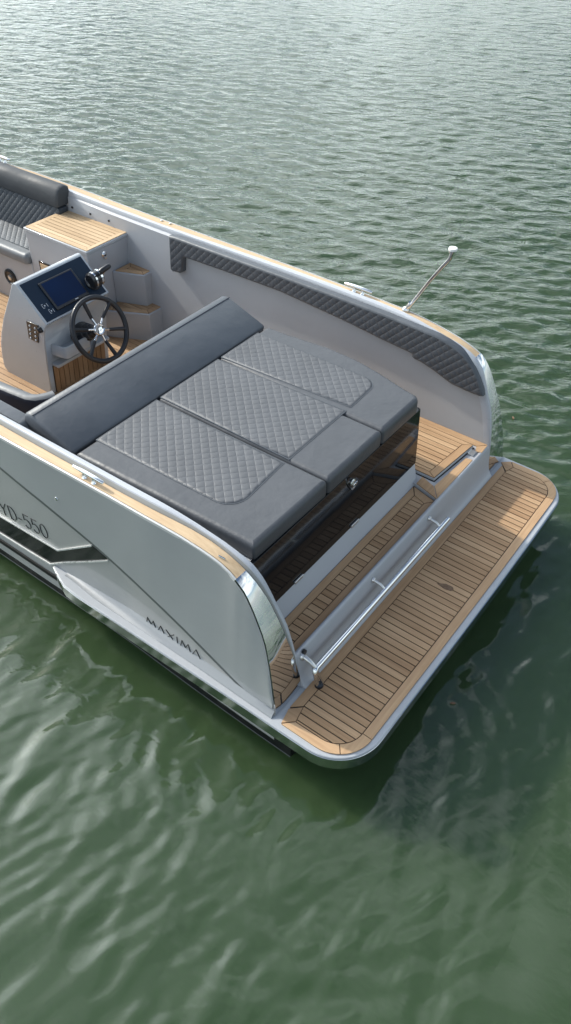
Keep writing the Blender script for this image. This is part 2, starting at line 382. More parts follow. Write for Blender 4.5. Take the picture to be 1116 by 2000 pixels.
# gunwale tops: trim, teak and white lip
def arc_normals(rng): return rng
I_TEAK = [i for i, s in enumerate(ST) if s[0] >= .2149]
I_CAP = [i for i, s in enumerate(ST) if s[0] <= .2151]
for sg, side in ((1, 'port'), (-1, 'starboard')):
    tr = MB(); tr.loft([[gp(i, sg*(ST[i][1]+.006), -.012), gp(i, sg*(ST[i][1]+.005), .002), gp(i, sg*(ST[i][1]-.003), .0045), gp(i, sg*(ST[i][1]-.007), -.004)] for i in I_TEAK], True, True)
    gw = tr.build('gunwale', trim_white, boat)
    tk = MB(); tk.loft([[gp(i, sg*(ST[i][1]-.007), -.006), gp(i, sg*(ST[i][1]-.007), .003), gp(i, sg*(ST[i][2]+.002), .003), gp(i, sg*(ST[i][2]+.002), -.006)] for i in I_TEAK], True, True)
    tk.build('teak_capping', teak_rail, gw)
    lp = MB(); secs = []
    for i in range(len(ST)):
        ym, yi = ST[i][2], ST[i][3]; e = 1 if i < len(ST)-1 else .3; w = ym-yi
        h = min(.026, w*.5)*e+.001
        secs.append([gp(i, sg*(ym+.004), -.02), gp(i, sg*(ym-.001), .001), gp(i, sg*(ym-w*.20), h*.75), gp(i, sg*(ym-w*.27), h*.96), gp(i, sg*(ym-w*.34), h), gp(i, sg*(yi+w*.42), h), gp(i, sg*(yi+w*.22), h*.82), gp(i, sg*(yi+w*.08), h*.3), gp(i, sg*yi, -.012), gp(i, sg*yi, -.034), gp(i, sg*(yi+.012), -.038)])
    lp.loft(secs, True, True); lp.mi = [1 if (k % 11) in (0, 1) and k < 11*(len(secs)-1) else 0 for k in range(len(lp.f))]  # outer face of the lip takes the darker grey
    lp.build('coaming_lip', [lip_white, lip_face_grey], gw, 35)
    cp = MB(); secs = []
    for i in I_CAP:
        yo, ym = ST[i][1]+.009, ST[i][2]; n = 7; row = [gp(i, sg*(yo-.006), -.012)]
        for k in range(n):
            f = k/(n-1); row.append(gp(i, sg*(yo-.006+(ym+.001-yo+.006)*f), .004+.0025*math.sin(math.pi*f)))
        row.append(gp(i, sg*(ym+.001), -.008)); secs.append(row)
    cp.loft(secs, True, True)
    cp.build('stern_cap', chrome_cap, boat, 50)
    jn = MB(); i = I_CAP[0]; jn.add([gp(i, sg*(ST[i][1]-.007), .0045), gp(i, sg*(ST[i][2]+.001), .0045), gp(i+1, sg*(ST[i][2]+.001), .0055), gp(i+1, sg*(ST[i][1]-.007), .0055)], [(0,1,2,3)])
    # inner wall of the bulwark
    wl = MB(); secs = []
    for i in range(4, len(ST)):
        x, zt, yi = ST[i][0], ST[i][4]-.02, ST[i][3]; zt = max(zt, .0); row = []
        for k in range(10):
            z = zt+(-.03-zt)*k/9; y = .945+.0965*(z-.2); y = min(y, yi+.004) if x < 4.2 else min(y, yi); row.append((x+NRM[i][0]*0, sg*y, z))
        row.insert(0, gp(i, sg*(yi+.006), -.01)); secs.append(row)
    wl.loft(secs); wl.build('inner_bulwark', liner_paint, boat, 50)

# cockpit sole
fl = MB(); fl.box((.18, -.95, -.06), (5.2, .95, -.006)); floor = fl.build('cockpit_sole', liner_paint, boat)
tk = MB(); planks(tk, [(1.35, -.93), (4.9, -.93), (4.9, .93), (1.35, .93)], -.006, 0, .044, .004); tk.build('teak_deck', teak_x, floor, 0)
ck = MB(); ck.box((1.34, -.935, -.006), (4.9, .935, -.0025)); ck.build('deck_caulking', caulk, floor, 0)

# ------------------------------------------------------------------ swim platform
port_o = fillet([(.0, 1.186), (-.476, 1.187), (-.473, 0)], [0, .31, 0], 14)[1:-1]
stbd_o = fillet([(-.474, 0), (-.468, -1.165), (0, -1.163)], [0, .23, 0], 14)[1:-1]
slab = [(1.45, 1.128), (1.38, 1.160), (1.30, 1.188), (1.2, 1.195), (.6, 1.190), (.1, 1.186), (-.03, 1.187)] + port_o + [(-.477, .6), (-.479, .2), (-.479, -.2), (-.476, -.6)] + stbd_o + [(.1, -1.165), (.6, -1.175), (1.2, -1.19), (1.30, -1.185), (1.43, -1.125), (1.40, -1.08), (.3, -1.05), (.2, -.9), (.2, .9), (.3, 1.05), (1.40, 1.08)]
slab = slab[::-1] if area(slab) < 0 else slab
sp = MB(); rings = [(0.001, -.012), (0, -.005), (.0015, -.0012), (.005, 0)]
secs = [[(x, y, z) for x, y in (inset(slab, d) if d else slab)] for d, z in rings]
sp.loft(secs, True); n = len(slab); sp.add(secs[-1], [tuple(range(n))]); sp.add([(x, y, -.05) for x, y in slab], [tuple(range(n-1, -1, -1))])
plat = sp.build('swim_platform', white_gel, boat, 50)
bd = MB(); op = inset(slab, -.001); ip = inset(slab, .012)
k0 = 0
prof = [(.004, -.0085), (-.0035, -.0095), (-.0012, -.083), (.012, -.086)]
bd.loft([[(x, y, z) for x, y in inset(slab, d)] for d, z in prof], True); bd.build('steel_band', chrome_band, plat, 25)
# fairing between topside and ledge
for sg in (1, -1):
    secs = []
    for x in np.arange(-.03, 1.41, .06):
        y0 = yb(x); kf = 1 if x < .8 else max(.12, 1-(x-.8)/.62); e = 1.155 if x < 1.1 else 1.155-(x-1.1)*.09
        secs.append([(x, sg*(hull_y(x, .045*kf)-.003), .045*kf), (x, sg*(y0+.012), .022*kf), (x, sg*(y0+.026), .008*kf), (x, sg*max(e, y0+.03), .002), (x, sg*max(e, y0+.03), -.01)])
    fr = MB(); fr.loft(secs); fr.build('ledge_fairing', ledge_grey, plat, 60)
Z0, Z1 = .001, .007
inner = fillet([(-.109, 1.028), (-.128, 1.112), (-.395, 1.112), (-.402, .4), (-.402, -.3), (-.394, -1.098), (-.128, -1.098), (-.107, -1.030)], [0, 0, .235, 0, 0, .165, 0, 0], 12)
if area(inner) < 0: inner = inner[::-1]
bp_ = MB(); planks(bp_, inset(inner, .0025), Z0, Z1, .0379, .0058, 'x', -1.0985)
# border boards
def ring(pin, pout, cuts, mb, gap=.0026):
    pass
i_side = fillet([(-.128, 1.112), (-.395, 1.112), (-.402, .4), (-.402, -.3), (-.394, -1.098), (-.128, -1.098)], [0, .235, 0, 0, .165, 0], 12)
o_side = fillet([(-.080, 1.160), (-.445, 1.162), (-.4495, .4), (-.4495, -.3), (-.440, -1.145), (-.095, -1.144)], [0, .305, 0, 0, .215, 0], 12)
def board(mb, a, b, z0=Z0, z1=Z1, g=.002):
    p = list(a)+list(b)[::-1]; p = p[::-1] if area(p) < 0 else p; mb.prism(inset(p, g), z0, z1)
n = len(i_side)
cutp, cuts_ = [], [0, 7, 13, n-1-13, n-1-7+3, n-1]
cutsx = [0, 6, 13, n-14, n-6, n-1]
byx, byy = MB(), MB()
for a, b in zip(cutsx[:-1], cutsx[1:]):
    board(byy if abs(i_side[a][1]-i_side[b][1]) > abs(i_side[a][0]-i_side[b][0]) else byx, i_side[a:b+1], o_side[a:b+1])
board(byy, [(-.109, 1.026), (-.109, -1.028)], [(-.061, 1.070), (-.064, -1.078)])          # board along the transom
board(byx, [(-.128, 1.110), (-.111, 1.030)], [(-.080, 1.157), (-.062, 1.076)], g=.0015)
board(byx, [(-.128, -1.098), (-.109, -1.036)], [(-.093, -1.142), (-.045, -1.10)])
deck = bp_.build('teak_planking', teak_x, plat, 0)
byx.build('teak_border', teak_x, plat, 0); byy.build('teak_border', teak_y, plat, 0)
ck = MB(); oc = o_side+[(-.066, -1.08), (-.063, 1.072)]; oc = oc[::-1] if area(oc) < 0 else oc
ck.prism(inset(oc, .003), -.002, .0035); ck.build('deck_caulking', caulk, plat, 0)

# ------------------------------------------------------------------ transom
TP = [(.018, .165), (.018, .200), (.014, .2065), (.007, .2085), (.001, .2065), (-.005, .198), (-.0095, .180), (-.016, .150), (-.022, .110), (-.028, .070), (-.036, .040), (-.050, .018), (-.063, .006), (-.066, -.02), (.03, -.02)]
tm = MB(); rows = []
for y in np.linspace(.945, -.945, 24):
    rows.append([(x + (.004*(1-(y/.945)**2)*0), y, z) for x, z in TP])
tm.loft(rows, True, True); transom = tm.build('transom', liner_paint, boat, 45)

# steps behind the transom -------------------------------------------------
S0, S1 = .182, .188
sb = MB(); sb.prism([(.02, -.9), (.30, -.9), (.30, .94), (.02, .94)], -.05, .182)
step = sb.build('stern_step', liner_paint, boat)
ends = ((.030, .93), (.178, .93), (.178, -.383), (.030, -.343))
sin = [(.058, .935), (.132, .935), (.132, -.325), (.058, -.300)]
mbx, mby = MB(), MB()
planks(mbx, [p for p in inset(sin[::-1] if area(sin) < 0 else sin, .0022)], S0, S1, .0385, .0056)
board(mby, [sin[0], sin[3]], [(.018, .935), (.018, -.345)], S0, S1)
board(mby, [sin[1], sin[2]], [(.174, .935), (.174, -.384)], S0, S1)
board(mby, [sin[3], sin[2]], [(.020, -.349), (.173, -.389)], S0, S1)
mbx.build('teak_planking', teak_x, step, 0); mby.build('teak_border', teak_y, step, 0)
ck = MB(); ck.prism([(.018, .938), (.018, -.352), (.176, -.394), (.176, .938)][::-1], .179, .1845); ck.build('deck_caulking', caulk, step, 0)
# raised walkway block to starboard with hatch
wb = MB(); wp = [(.004, -.350), (.004, -.947), (1.20, -.947), (1.20, -.40), (.166, -.395)]
wb.prism(wp[::-1] if area(wp) < 0 else wp, -.05, .204)
walk = wb.build('side_walkway', liner_paint, boat, 40, .003)
W0, W1 = .2045, .2105
mx, my = MB(), MB()
board(my, [(.012, -.352), (.164, -.396)], [(.074, -.432), (.166, -.466)], W0, W1, .001)      # end strip
board(my, [(.012, -.357), (.012, -.768)], [(.074, -.437), (.050, -.760)], W0, W1, .001)      # strip along the transom
board(mx, [(.052, -.895), (1.19, -.892)], [(.006, -.945), (1.19, -.944)], W0, W1, .001)      # strip along the bulwark
board(my, [(.036, -.846), (.052, -.892)], [(.000, -.860), (.004, -.942)], W0, W1, .001)
mx.build('teak_strip', teak_x, walk, 0); my.build('teak_strip', teak_y, walk, 0)
hp = [(.098, -.475), (1.18, -.47), (1.18, -.878), (.062, -.872)]; hp = hp[::-1] if area(hp) < 0 else hp
hb = MB(); hb.prism(hp, .205, .222); hatch = hb.build('deck_hatch', white_gel, boat, 30, .002)
gr = MB(); gr.prism(inset(hp, -.006), .2042, .2062); gr.build('hatch_gasket', black_rub, hatch, 0)
hx, hy = MB(), MB(); hin = [(.147, -.507), (1.17, -.505), (1.17, -.872), (.120, -.828)]; hin = hin[::-1] if area(hin) < 0 else hin
hin2 = [(.147, -.507), (1.17, -.507), (1.17, -.838), (.118, -.836)]; hin2 = hin2[::-1] if area(hin2) < 0 else hin2
planks(hx, inset(hin2, .002), .222, .228, .0385, .0050, 'x', -.838)
board(hy, [(.147, -.507), (.118, -.836)], [(.101, -.477), (.065, -.870)], .222, .228)
board(hx, [(.147, -.507), (1.17, -.507)], [(.101, -.477), (1.17, -.473)], .222, .228)
board(hx, [(.118, -.836), (1.17, -.838)], [(.065, -.870), (1.17, -.876)], .222, .228)
hx.build('teak_panel', teak_x, hatch, 0); hy.build('teak_border', teak_y, hatch, 0)
ck = MB(); ck.prism(inset(hp, .003), .2215, .2245); ck.build('deck_caulking', caulk, hatch, 0)
hg = MB(); hg.box((.025, -.848, .206), (.062, -.800, .214)); hg.tube([(.062, -.848, .212), (.062, -.800, .212)], .006, 10); hg.build('hatch_hinge', hinge_steel, hatch, 40, .001)

# ------------------------------------------------------------------ sunbed
lk = MB()
lk.add([(.174, .955, .182), (.224, .965, .272), (.275, .965, .276), (.275, .965, .166), (.174, -.425, .182), (.224, -.468, .272), (.275, -.480, .276), (.275, -.48, .166)],
       [(0,1,5,4),(1,2,6,5),(2,3,7,6),(0,3,2,1),(4,5,6,7),(0,4,7,3)])
lk.box((.262, -.478, .10), (1.36, 1.0, .628))
locker = lk.build('sunbed_locker', liner_paint, boat, 30, .002)
fp = MB(); fp.add([(.222, .968, .274), (.222, -.472, .274), (.240, -.470, .634), (.240, .972, .634), (.262, .968, .274), (.262, -.478, .274), (.262, -.478, .634), (.262, .972, .634)], [(0,1,2,3),(4,7,6,5),(0,3,7,4),(1,5,6,2),(0,4,5,1),(3,2,6,7)])
front = fp.build('locker_front', black_gloss, locker, 30, .002)
la = MB()
la.lathe((.235, .180, .575), (-1, 0, .05), [(.020, 0), (.020, .006), (.014, .010)], 20)
rg = [(.222-.010*math.sin(a), .180+.018*math.cos(a)*.9, .562-.026*(1-math.sin(a))*.0+.030*math.sin(a)) for a in np.linspace(0, 2*math.pi, 25)[:-1]]
la.loft([[Vector(p)+.0045*(math.cos(q)*Vector((1, 0, 0))+math.sin(q)*(Vector(p)-Vector((.222, .18, .562))).normalized()) for q in np.linspace(0, 2*math.pi, 9)[:-1]] for p in rg], True, False, 0, True)
la.build('locker_latch', chrome, locker)
for y in (.627, .147):
    h = MB(); h.box((.214, y-.032, .277), (.226, y+.032, .289)); h.tube([(.217, y-.034, .290), (.217, y+.034, .290)], .004, 8)
    h.build('hinge', hinge_steel, locker, 40, .001)
BZ0, BZ1 = .632, .7235
FX = 1.297
segs = {
 'p': ([(FX, .953), (FX, .390), (.241, .384), (.248, .917)], [.01, .012, .02, .012], [(1.29, .818), (1.29, .407), (.477, .412), (.450, .800)], [0, .0, .0, .105]),
 'm': ([(FX, .388), (FX, -.0885), (.240, -.082), (.240, .382)], [.01, .012, .02, .02], [(1.29, .372), (1.29, -.073), (.477, -.107), (.474, .372)], [0, 0, 0, 0]),
 's': ([(FX, -.0905), (FX, -.524), (1.15, -.531), (.90, -.556), (.70, -.549), (.538, -.519), (.36, -.472), (.262, -.452), (.238, -.424), (.240, -.084)], [.012, .01, .3, .3, .3, .3, .2, .03, .03, .02], [(1.29, -.106), (1.29, -.424), (.484, -.424), (.474, -.150)], [0, 0, .085, 0]),
}
for key, (poly, rad, qp, qr) in segs.items():
    c = MB(); puff(c, poly, BZ0, BZ1, .024, 0, rad)
    cu = c.build('sunbed_cushion', vinyl_top, boat, 60)
    Q = fillet(qp, qr, 10); Q = Q[::-1] if area(Q) < 0 else Q
    q = MB(); zz = BZ1+.0005; rr = [(0, zz-.006), (0, zz+.0005), (.004, zz+.0035), (.012, zz+.005)]
    secs = [[(x, y, z) for x, y in (inset(Q, d) if d else Q)] for d, z in rr]; q.loft(secs, True); q.add(secs[-1], [tuple(range(len(Q)))])
    q.build('quilted_panel', quilt_top, cu, 60)
    pp = MB(); pp.loft([[(x, y, z) for x, y in inset(Q, d)] for d, z in ((-.005, zz-.004), (-.004, zz+.0015), (.0, zz+.0015))], True); pp.build('piping', vinyl_dark, cu, 60)
# headrest wedge
d = Vector((.245, 0, .085)).normalized(); nrm = Vector((-d.z, 0, d.x)); L = .338; T = .11
prof = [(0.0, -T*.55), (0, 0-.012), (.004, -.004), (.012, 0), (L-.058, 0), (L-.044, -.002), (L-.028, -.008), (L-.014, -.018), (L-.005, -.032), (L, -.050), (L-.002, -T*.7), (L-.012, -T+.008), (L-.03, -T), (.03, -T)]
hd = MB(); secs = []
base = Vector((FX+.012, 0, .722))
for y, e in ((.956, .016), (.951, .007), (.940, .0), (-.508, 0), (-.519, .007), (-.524, .016)):
    row = []
    cx, cy = L/2, -T/2
    for a, b in prof:
        a2 = cx+(a-cx)*(1-e*2/L); b2 = cy+(b-cy)*(1-e*2/T)
        p = base+d*a2+nrm*b2; row.append((p.x, y, p.z))
    secs.append(row)
hd.loft(secs, True, True); headrest = hd.build('headrest_cushion', vinyl_dark, boat, 40)
pi = MB(); pth = [base+d*(L-.056)+nrm*.0005+Vector((0, y, 0)) for y in np.linspace(.950, -.518, 20)]
pi.tube(pth, .0022, 6); pi.build('piping', navy_vinyl, headrest)

# ------------------------------------------------------------------ side bolsters
def bolster(outl, y, th, sg, mat, rim, name, quilted=True, qi=.016):
    P = outl; P = P[::-1] if area(P) < 0 else P
    mb = MB(); r = .014
    rings = [(0, 0), (0, th-r)] + [(r*(1-math.cos(t)), th-r+r*math.sin(t)) for t in (R(30), R(60), R(90))]
    secs = [[(x, sg*(y(z)-h), z) for x, z in (inset(P, dd) if dd else P)] for dd, h in rings]
    mb.loft(secs, True, False, 1); mb.add(secs[-1], [tuple(range(len(P)))], 0); mb.add(secs[0], [tuple(range(len(P)))], 1)
    return mb.build(name, [mat, rim], boat, 50)
wy = lambda z: min(.990, .945+.0965*(z-.2))
PAD = [(2.49, .770), (2.44, .775), (1.55, .776), (1.08, .774), (.80, .771), (.56, .762), (.45, .757), (.385, .745), (.32, .725), (.272, .702), (.232, .672), (.196, .640), (.160, .594), (.125, .535), (.112, .500), (.135, .492), (.22, .492), (.315, .500), (.345, .508), (.45, .542), (.53, .560), (.565, .562), (.588, .570), (.590, .586), (.610, .591), (.80, .605), (1.07, .632), (1.30, .648), (1.55, .666), (1.90, .664), (2.355, .655), (2.375, .640), (2.38, .548), (2.40, .535), (2.47, .525), (2.492, .535)]
PAD = [(x-.020, z+.016) for x, z in PAD]
bolster(PAD, wy, .042, -1, quilt_wall, vinyl_dark, 'side_bolster')
BP = [(2.62, .765), (1.64, .768), (1.62, .75), (1.62, .64), (1.64, .62), (2.62, .62)]
bolster(BP, wy, .075, 1, quilt_wall, vinyl_light, 'side_bolster')

# ------------------------------------------------------------------ storage box, steps
bx = MB(); bx.box((2.918, -1.0, -.02), (3.56, -.612, .645)); box = bx.build('storage_box', liner_paint, boat, 30, .006)
ld = MB(); ld.box((2.912, -1.004, .647), (3.565, -.604, .669)); lid = ld.build('box_lid', white_gel, box, 30, .005)
tx, ty = MB(), MB(); bi = [(2.955, -.96), (3.515, -.96), (3.515, -.652), (2.955, -.652)]
LT = MB()
planks(tx, bi, .669, .674, .0385, .0055)
ob = [(2.922, -.995), (3.552, -.995), (3.552, -.614), (2.922, -.614)]
board(tx, [bi[0], bi[1]], [ob[0], ob[1]], .669, .674, .001); board(tx, [bi[3], bi[2]], [ob[3], ob[2]], .669, .674, .001)
board(tx, [bi[0], bi[3]], [ob[0], ob[3]], .669, .674, .001); board(tx, [bi[1], bi[2]], [ob[1], ob[2]], .669, .674, .001)
tx.box((2.924, -.993, .6685), (3.55, -.616, .671), 1)
teak_pale = teak_mat('teak_pale', 'x', 1.0, ((.40, .27, .15), (.52, .37, .22), (.62, .46, .29)))
caulk_pale = paint('caulk_lid', (.16, .10, .06), .7, 0, .2, bumpd=0)  # paler caulk than on the other teak
tx.build('teak_lid', [teak_pale, caulk_pale], box, 0)
lt = MB(); lt.lathe((2.918, -.755, .600), (-1, 0, 0), [(.022, 0), (.022, .006), (.014, .010), (.010, .016)], 20); lt.box((2.902, -.765, .570), (2.914, -.745, .600)); lt.build('latch', chrome, box, 40)
vt = MB(); vt.box((3.33, -.613, .33), (3.47, -.606, .445)); vt.build('step_light', black_gloss, box, 30, .002)
vt = MB(); vt.box((3.345, -.607, .345), (3.455, -.603, .43)); vt.build('light_lens', teak_pale, box, 30, .001)
for x in (3.09, 3.28, 3.47): sc_ = MB(); sc_.lathe((x, -.992, .71), (0, 1, 0), [(.008, 0), (.008, .006), (.003, .008)], 12); sc_.build('snap_stud', plastic_black, boat)
def tread(poly, z, zb, shr, cuts):
    P = poly[::-1] if area(poly) < 0 else poly
    mb = MB(); mb.prism(P, zb, z); st = mb.build('boarding_step', liner_paint, boat, 30, .006)
    tp = MB(); I = inset(P, .012); J = inset(I, .045); 
    planks(tp, inset(J, .002), z, z+.006, .0385, .0055)
    k = len(I)
    for i in range(k): board(tp, [I[i], I[(i+1) % k]], [J[i], J[(i+1) % k]], z, z+.006, .0018)
    tp.build('teak_tread', teak_x, st, 0)
    ck = MB(); ck.prism(inset(I, .002), z-.002, z+.003); ck.build('deck_caulking', caulk, st, 0)
tread([(2.916, -.985), (2.695, -.985), (2.692, -.895), (2.916, -.805)], .452, .215, 0, 0)
tread([(2.916, -.975), (2.598, -.970), (2.602, -.820), (2.850, -.690), (2.916, -.665)], .212, -.01, 0, 0)

# ------------------------------------------------------------------ bow bench
bb = MB(); bb.box((3.565, -.98, -.02), (4.9, -.612, .385)); bench = bb.build('bow_bench', liner_paint, boat, 30, .006)
sc2 = MB(); puff(sc2, [(3.572, -.575), (4.9, -.56), (4.9, -.99), (3.572, -.99)], .385, .462, .03, 0, .03); seat = sc2.build('seat_cushion', vinyl_light, bench, 60)
qs = MB(); Q = [(3.60, -.655), (4.88, -.65), (4.88, -.95), (3.60, -.95)]; Q = Q[::-1] if area(Q) < 0 else Q
qs.prism(Q, .462, .4695); qs.build('quilted_seat', quilt_seat, bench, 0)
bk = MB(); secs = []
pr = [(-.858, .468), (-.903, .715), (-.985, .715), (-.985, .468)]
for x, e in ((3.515, .02), (3.52, .006), (3.535, 0), (4.95, 0)):
    cy = -.93; cz = .58; secs.append([(x, cy+(y-cy)*(1-e*3), cz+(z-cz)*(1-e*3)) for y, z in pr])
bk.loft(secs, True, True); bk.build('back_cushion', [quilt_bow], bench, 40, .012)
br = MB(); secs = []
pr = [(-.897, .722), (-.893, .738), (-.905, .80), (-.918, .838), (-.945, .858), (-.985, .862), (-1.025, .845), (-1.03, .80), (-1.0, .722)]
for x, e in ((3.512, .03), (3.52, .010), (3.545, 0), (4.3, 0), (4.95, .0)):
    cy = -.96; cz = .78; yy = .12 if x > 4.5 else 0; secs.append([(x, cy+(y-cy)*(1-e*4)+yy, cz+(z-cz)*(1-e*4)) for y, z in pr])
br.loft(secs, True, True); br.build('back_roll', vinyl_bow, bench, 50)
spk = MB(); spk.lathe((3.867, -.612, .190), (0, 1, 0), [(.066, 0), (.066, .010), (.052, .016), (.046, .008)], 28); sp_o = spk.build('speaker', plastic_black, boat, 40)
sc3 = MB(); sc3.lathe((3.867, -.606, .190), (0, 1, 0), [(.020, 0), (.020, .010), (.012, .013)], 18); sc3.build('speaker_centre', hinge_steel, sp_o, 40)

# ------------------------------------------------------------------ helm console
cw0, cw1 = .090, -.452
side = [(2.662, -.01), (2.640, .20), (2.612, .40), (2.582, .512), (2.549, .558), (2.772, .760), (2.796, .763), (2.820, .742), (2.860, .672), (2.93, .560), (3.0, .450), (3.06, .335), (3.105, .23), (3.132, .12), (3.138, .03), (3.10, -.01)]
cn = MB(); secs = []
for y, e in ((cw0-.006, .0), (cw0-.012, 0), (cw1+.012, 0), (cw1+.006, 0)): secs.append([(x, y, z) for x, z in side])
cn.loft(secs, True, True); console = cn.build('helm_console', console_paint, boat, 30, .012)
du = Vector((.223, 0, .202)).normalized(); dn = Vector((-du.z, 0, du.x)); D0 = Vector((2.5475, 0, .5565))
def dash(a, y, h): p = D0+du*a+dn*h; return (p.x, y, p.z)
def dash_plate(mb, a0, a1, y0, y1, h0, h1, mi=0):
    mb.add([dash(a0, y0, h0), dash(a1, y0, h0), dash(a1, y1, h0), dash(a0, y1, h0), dash(a0, y0, h1), dash(a1, y0, h1), dash(a1, y1, h1), dash(a0, y1, h1)], [(0,3,2,1),(4,5,6,7),(0,1,5,4),(1,2,6,5),(2,3,7,6),(3,0,4,7)], mi); return mb
dash_plate(MB(), .016, .290, .068, -.430, -.004, .003).build('dash_panel', dash_navy, console, 30, .002)
screen_mat, t_, b_ = new_mat('screen_glass')
vv = objvec(t_); t_.put(b_.inputs['Base Color'], t_.ramp(t_.noise(vv, 4, 2), [(.3, (.003, .013, .045)), (.7, (.004, .018, .062))])); b_.inputs['Roughness'].default_value = .25; b_.inputs['Specular IOR Level'].default_value = .16
scr = dash_plate(MB(), .050, .245, -.038, -.306, .003, .016).build('chart_plotter', plastic_black, console, 30, .004)
dash_plate(MB(), .068, .234, -.052, -.292, .0162, .0172).build('screen', screen_mat, console, 0)
dash_plate(MB(), .057, .062, -.190, -.215, .0162, .0172).build('screen_badge', mark_white, console, 0)
mk = MB()
for a0, y0, w, h in ((.098, .030, .036, .026), (.052, .010, .030, .026)):
    for k in (0, 1):
        dash_plate(mk, a0+k*h, a0+k*h+.0025, y0, y0-w*.35, .0032, .0044); dash_plate(mk, a0, a0+h*.9, y0-k*w, y0-k*w-.0025, .0032, .0044)
    dash_plate(mk, a0+h*.35, a0+h*.70, y0-w*.4, y0-w*.62, .0032, .0044)
mk.build('dash_marking', mark_white, console, 0)
# switch panel on the port cheek
sw = MB(); P = [(2.745, .525), (2.632, .532), (2.668, .392), (2.760, .392)]; P = P[::-1] if area(P) < 0 else P
sw.loft([[(x, .081, z) for x, z in P], [(x, .090, z) for x, z in P]], True, True); swp = sw.build('switch_panel', plastic_black, console, 30, .002)
for r_ in range(4):
    for c_ in range(2):
        x = 2.728-.05*c_+.006*r_; z = .500-.031*r_; bt = MB(); bt.lathe((x-.012, .090, z), (0, 1, 0), [(.007, 0), (.006, .005)], 10); bt.build('switch_button', mark_white, console)
kn = MB(); kn.lathe((2.618, .083, .505), (0, 1, 0), [(.020, 0), (.018, .022), (.012, .026)], 16); kn.build('key_knob', plastic_black, console)
# aft face: slatted teak and moulded tray
tpz = MB()
yy = .040
while yy > -.40:
    x0 = lambda z: 2.640-.022*(z-.2)/.4
    tpz.add([(2.652, yy, 0), (2.632, yy, .205), (2.632, yy-.036, .205), (2.652, yy-.036, 0), (2.664, yy, 0), (2.646, yy, .205), (2.646, yy-.036, .205), (2.664, yy-.036, 0)], [(0,1,2,3),(4,7,6,5),(0,4,5,1),(2,6,7,3),(1,5,6,2)]); yy -= .041
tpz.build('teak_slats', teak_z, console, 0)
tb = MB(); tb.add([(2.655, .046, 0), (2.637, .046, .210), (2.637, -.405, .210), (2.655, -.405, 0)], [(0,1,2,3)]); tb.build('slat_backing', caulk, console, 0)
ty_ = MB(); P = fillet([(2.64, .040), (2.50, .020), (2.50, -.20), (2.64, -.20)], [.005, .035, .035, .005], 5); P = P[::-1] if area(P) < 0 else P
Pi = inset(P, .012)
ty_.loft([[(x, y, z) for x, y in q] for q, z in ((inset(P, .02), .285), (P, .30), (P, .375), (inset(P, .004), .380), (Pi, .378), (Pi, .325))], True); ty_.add([(x, y, .325) for x, y in Pi], [tuple(range(len(Pi)))]); ty_.add([(x, y, .285) for x, y in inset(P, .02)], [tuple(range(len(P)))])
ty_.build('helm_tray', console_paint, console, 50)
tl = MB(); tl.box((2.575, -.41, .215), (2.64, .045, .238)); tl.build('tray_ledge', console_paint, console, 30, .006)
# steering wheel
WC = Vector((2.395, -.197, .457)); tw = R(27); wn = Vector((-math.cos(tw), 0, math.sin(tw))); wu = Vector((0, 1, 0)); wv = wn.cross(wu)
wheel = MB(); WR = .200
secs = []
for a in np.linspace(0, 2*math.pi, 65)[:-1]:
    rd = math.cos(a)*wu+math.sin(a)*wv; c = WC+rd*WR
    secs.append([c+.0165*(math.cos(q)*rd+math.sin(q)*wn) for q in np.linspace(0, 2*math.pi, 13)[:-1]])
wheel.loft(secs, True, False, 0, True); wheel_ob = wheel.build('steering_wheel', grip_black, boat)
hb_ = MB(); hb_.lathe(WC-wn*.045, wn, [(.028, 0), (.037, .02), (.041, .035), (.039, .042), (.033, .046), (.031, .0445), (.010, .045)], 26); hb_.build('wheel_hub', chrome, wheel_ob, 50)
for k in range(6):
    a = R(90+8+60*k); rd = math.cos(a)*wu+math.sin(a)*wv; s_ = wn.cross(rd)
    p0 = WC+rd*.028-wn*.012; p1 = WC+rd*.082-wn*.018; p2 = WC+rd*(WR-.006)
    sp_ = MB(); sp_.tube([p0, p1], [.008, .0075], 10); sp_.build('spoke', chrome, wheel_ob)
    sg_ = MB(); sg_.tube([p1, p2], [.011, .014], 10); sg_.build('spoke_grip', grip_black, wheel_ob)
cl = MB(); cl.lathe(WC-wn*.24, wn, [(.075, 0), (.072, .05), (.060, .07), (.056, .10), (.048, .105), (.044, .14), (.036, .145), (.032, .19), (.024, .20)], 26); cl.build('steering_column', plastic_black, wheel_ob, 30)
# throttle
tc0 = Vector(dash(.108, -.385, .003))
th = MB(); th.lathe(tc0-du*.0, dn, [(.055, 0), (.055, .012), (.046, .022)], 24)
th.tube([tc0+dn*.045+Vector((0, .045, 0)), tc0+dn*.045+Vector((0, .035, 0)), tc0+dn*.045+Vector((0, -.035, 0)), tc0+dn*.045+Vector((0, -.045, 0))], [.040, .052, .052, .040], 22)
thr = th.build('throttle', plastic_black, boat, 40)
tcr = MB(); tcr.tube([tc0+dn*.045+Vector((0, -.030, 0)), tc0+dn*.045+Vector((0, -.014, 0))], .0545, 24); tcr.tube([tc0+dn*.045+Vector((0, .018, 0)), tc0+dn*.045+Vector((0, .030, 0))], .0545, 24); tcr.tube([tc0+dn*.05+Vector((0, -.048, 0)), tc0+dn*.13+Vector((.006, -.050, 0))], [.014, .009], 12); tcr.build('throttle_trim', chrome, thr, 40)
tg = MB(); e = tc0+dn*.135; tg.tube([e+Vector((.006, .000, -.004)), e+Vector((.004, -.012, 0)), e+Vector((-.004, -.070, .012)), e+Vector((-.006, -.082, .013))], [.012, .018, .018, .012], 14); tg.build('throttle_handle', grip_black, thr, 50)

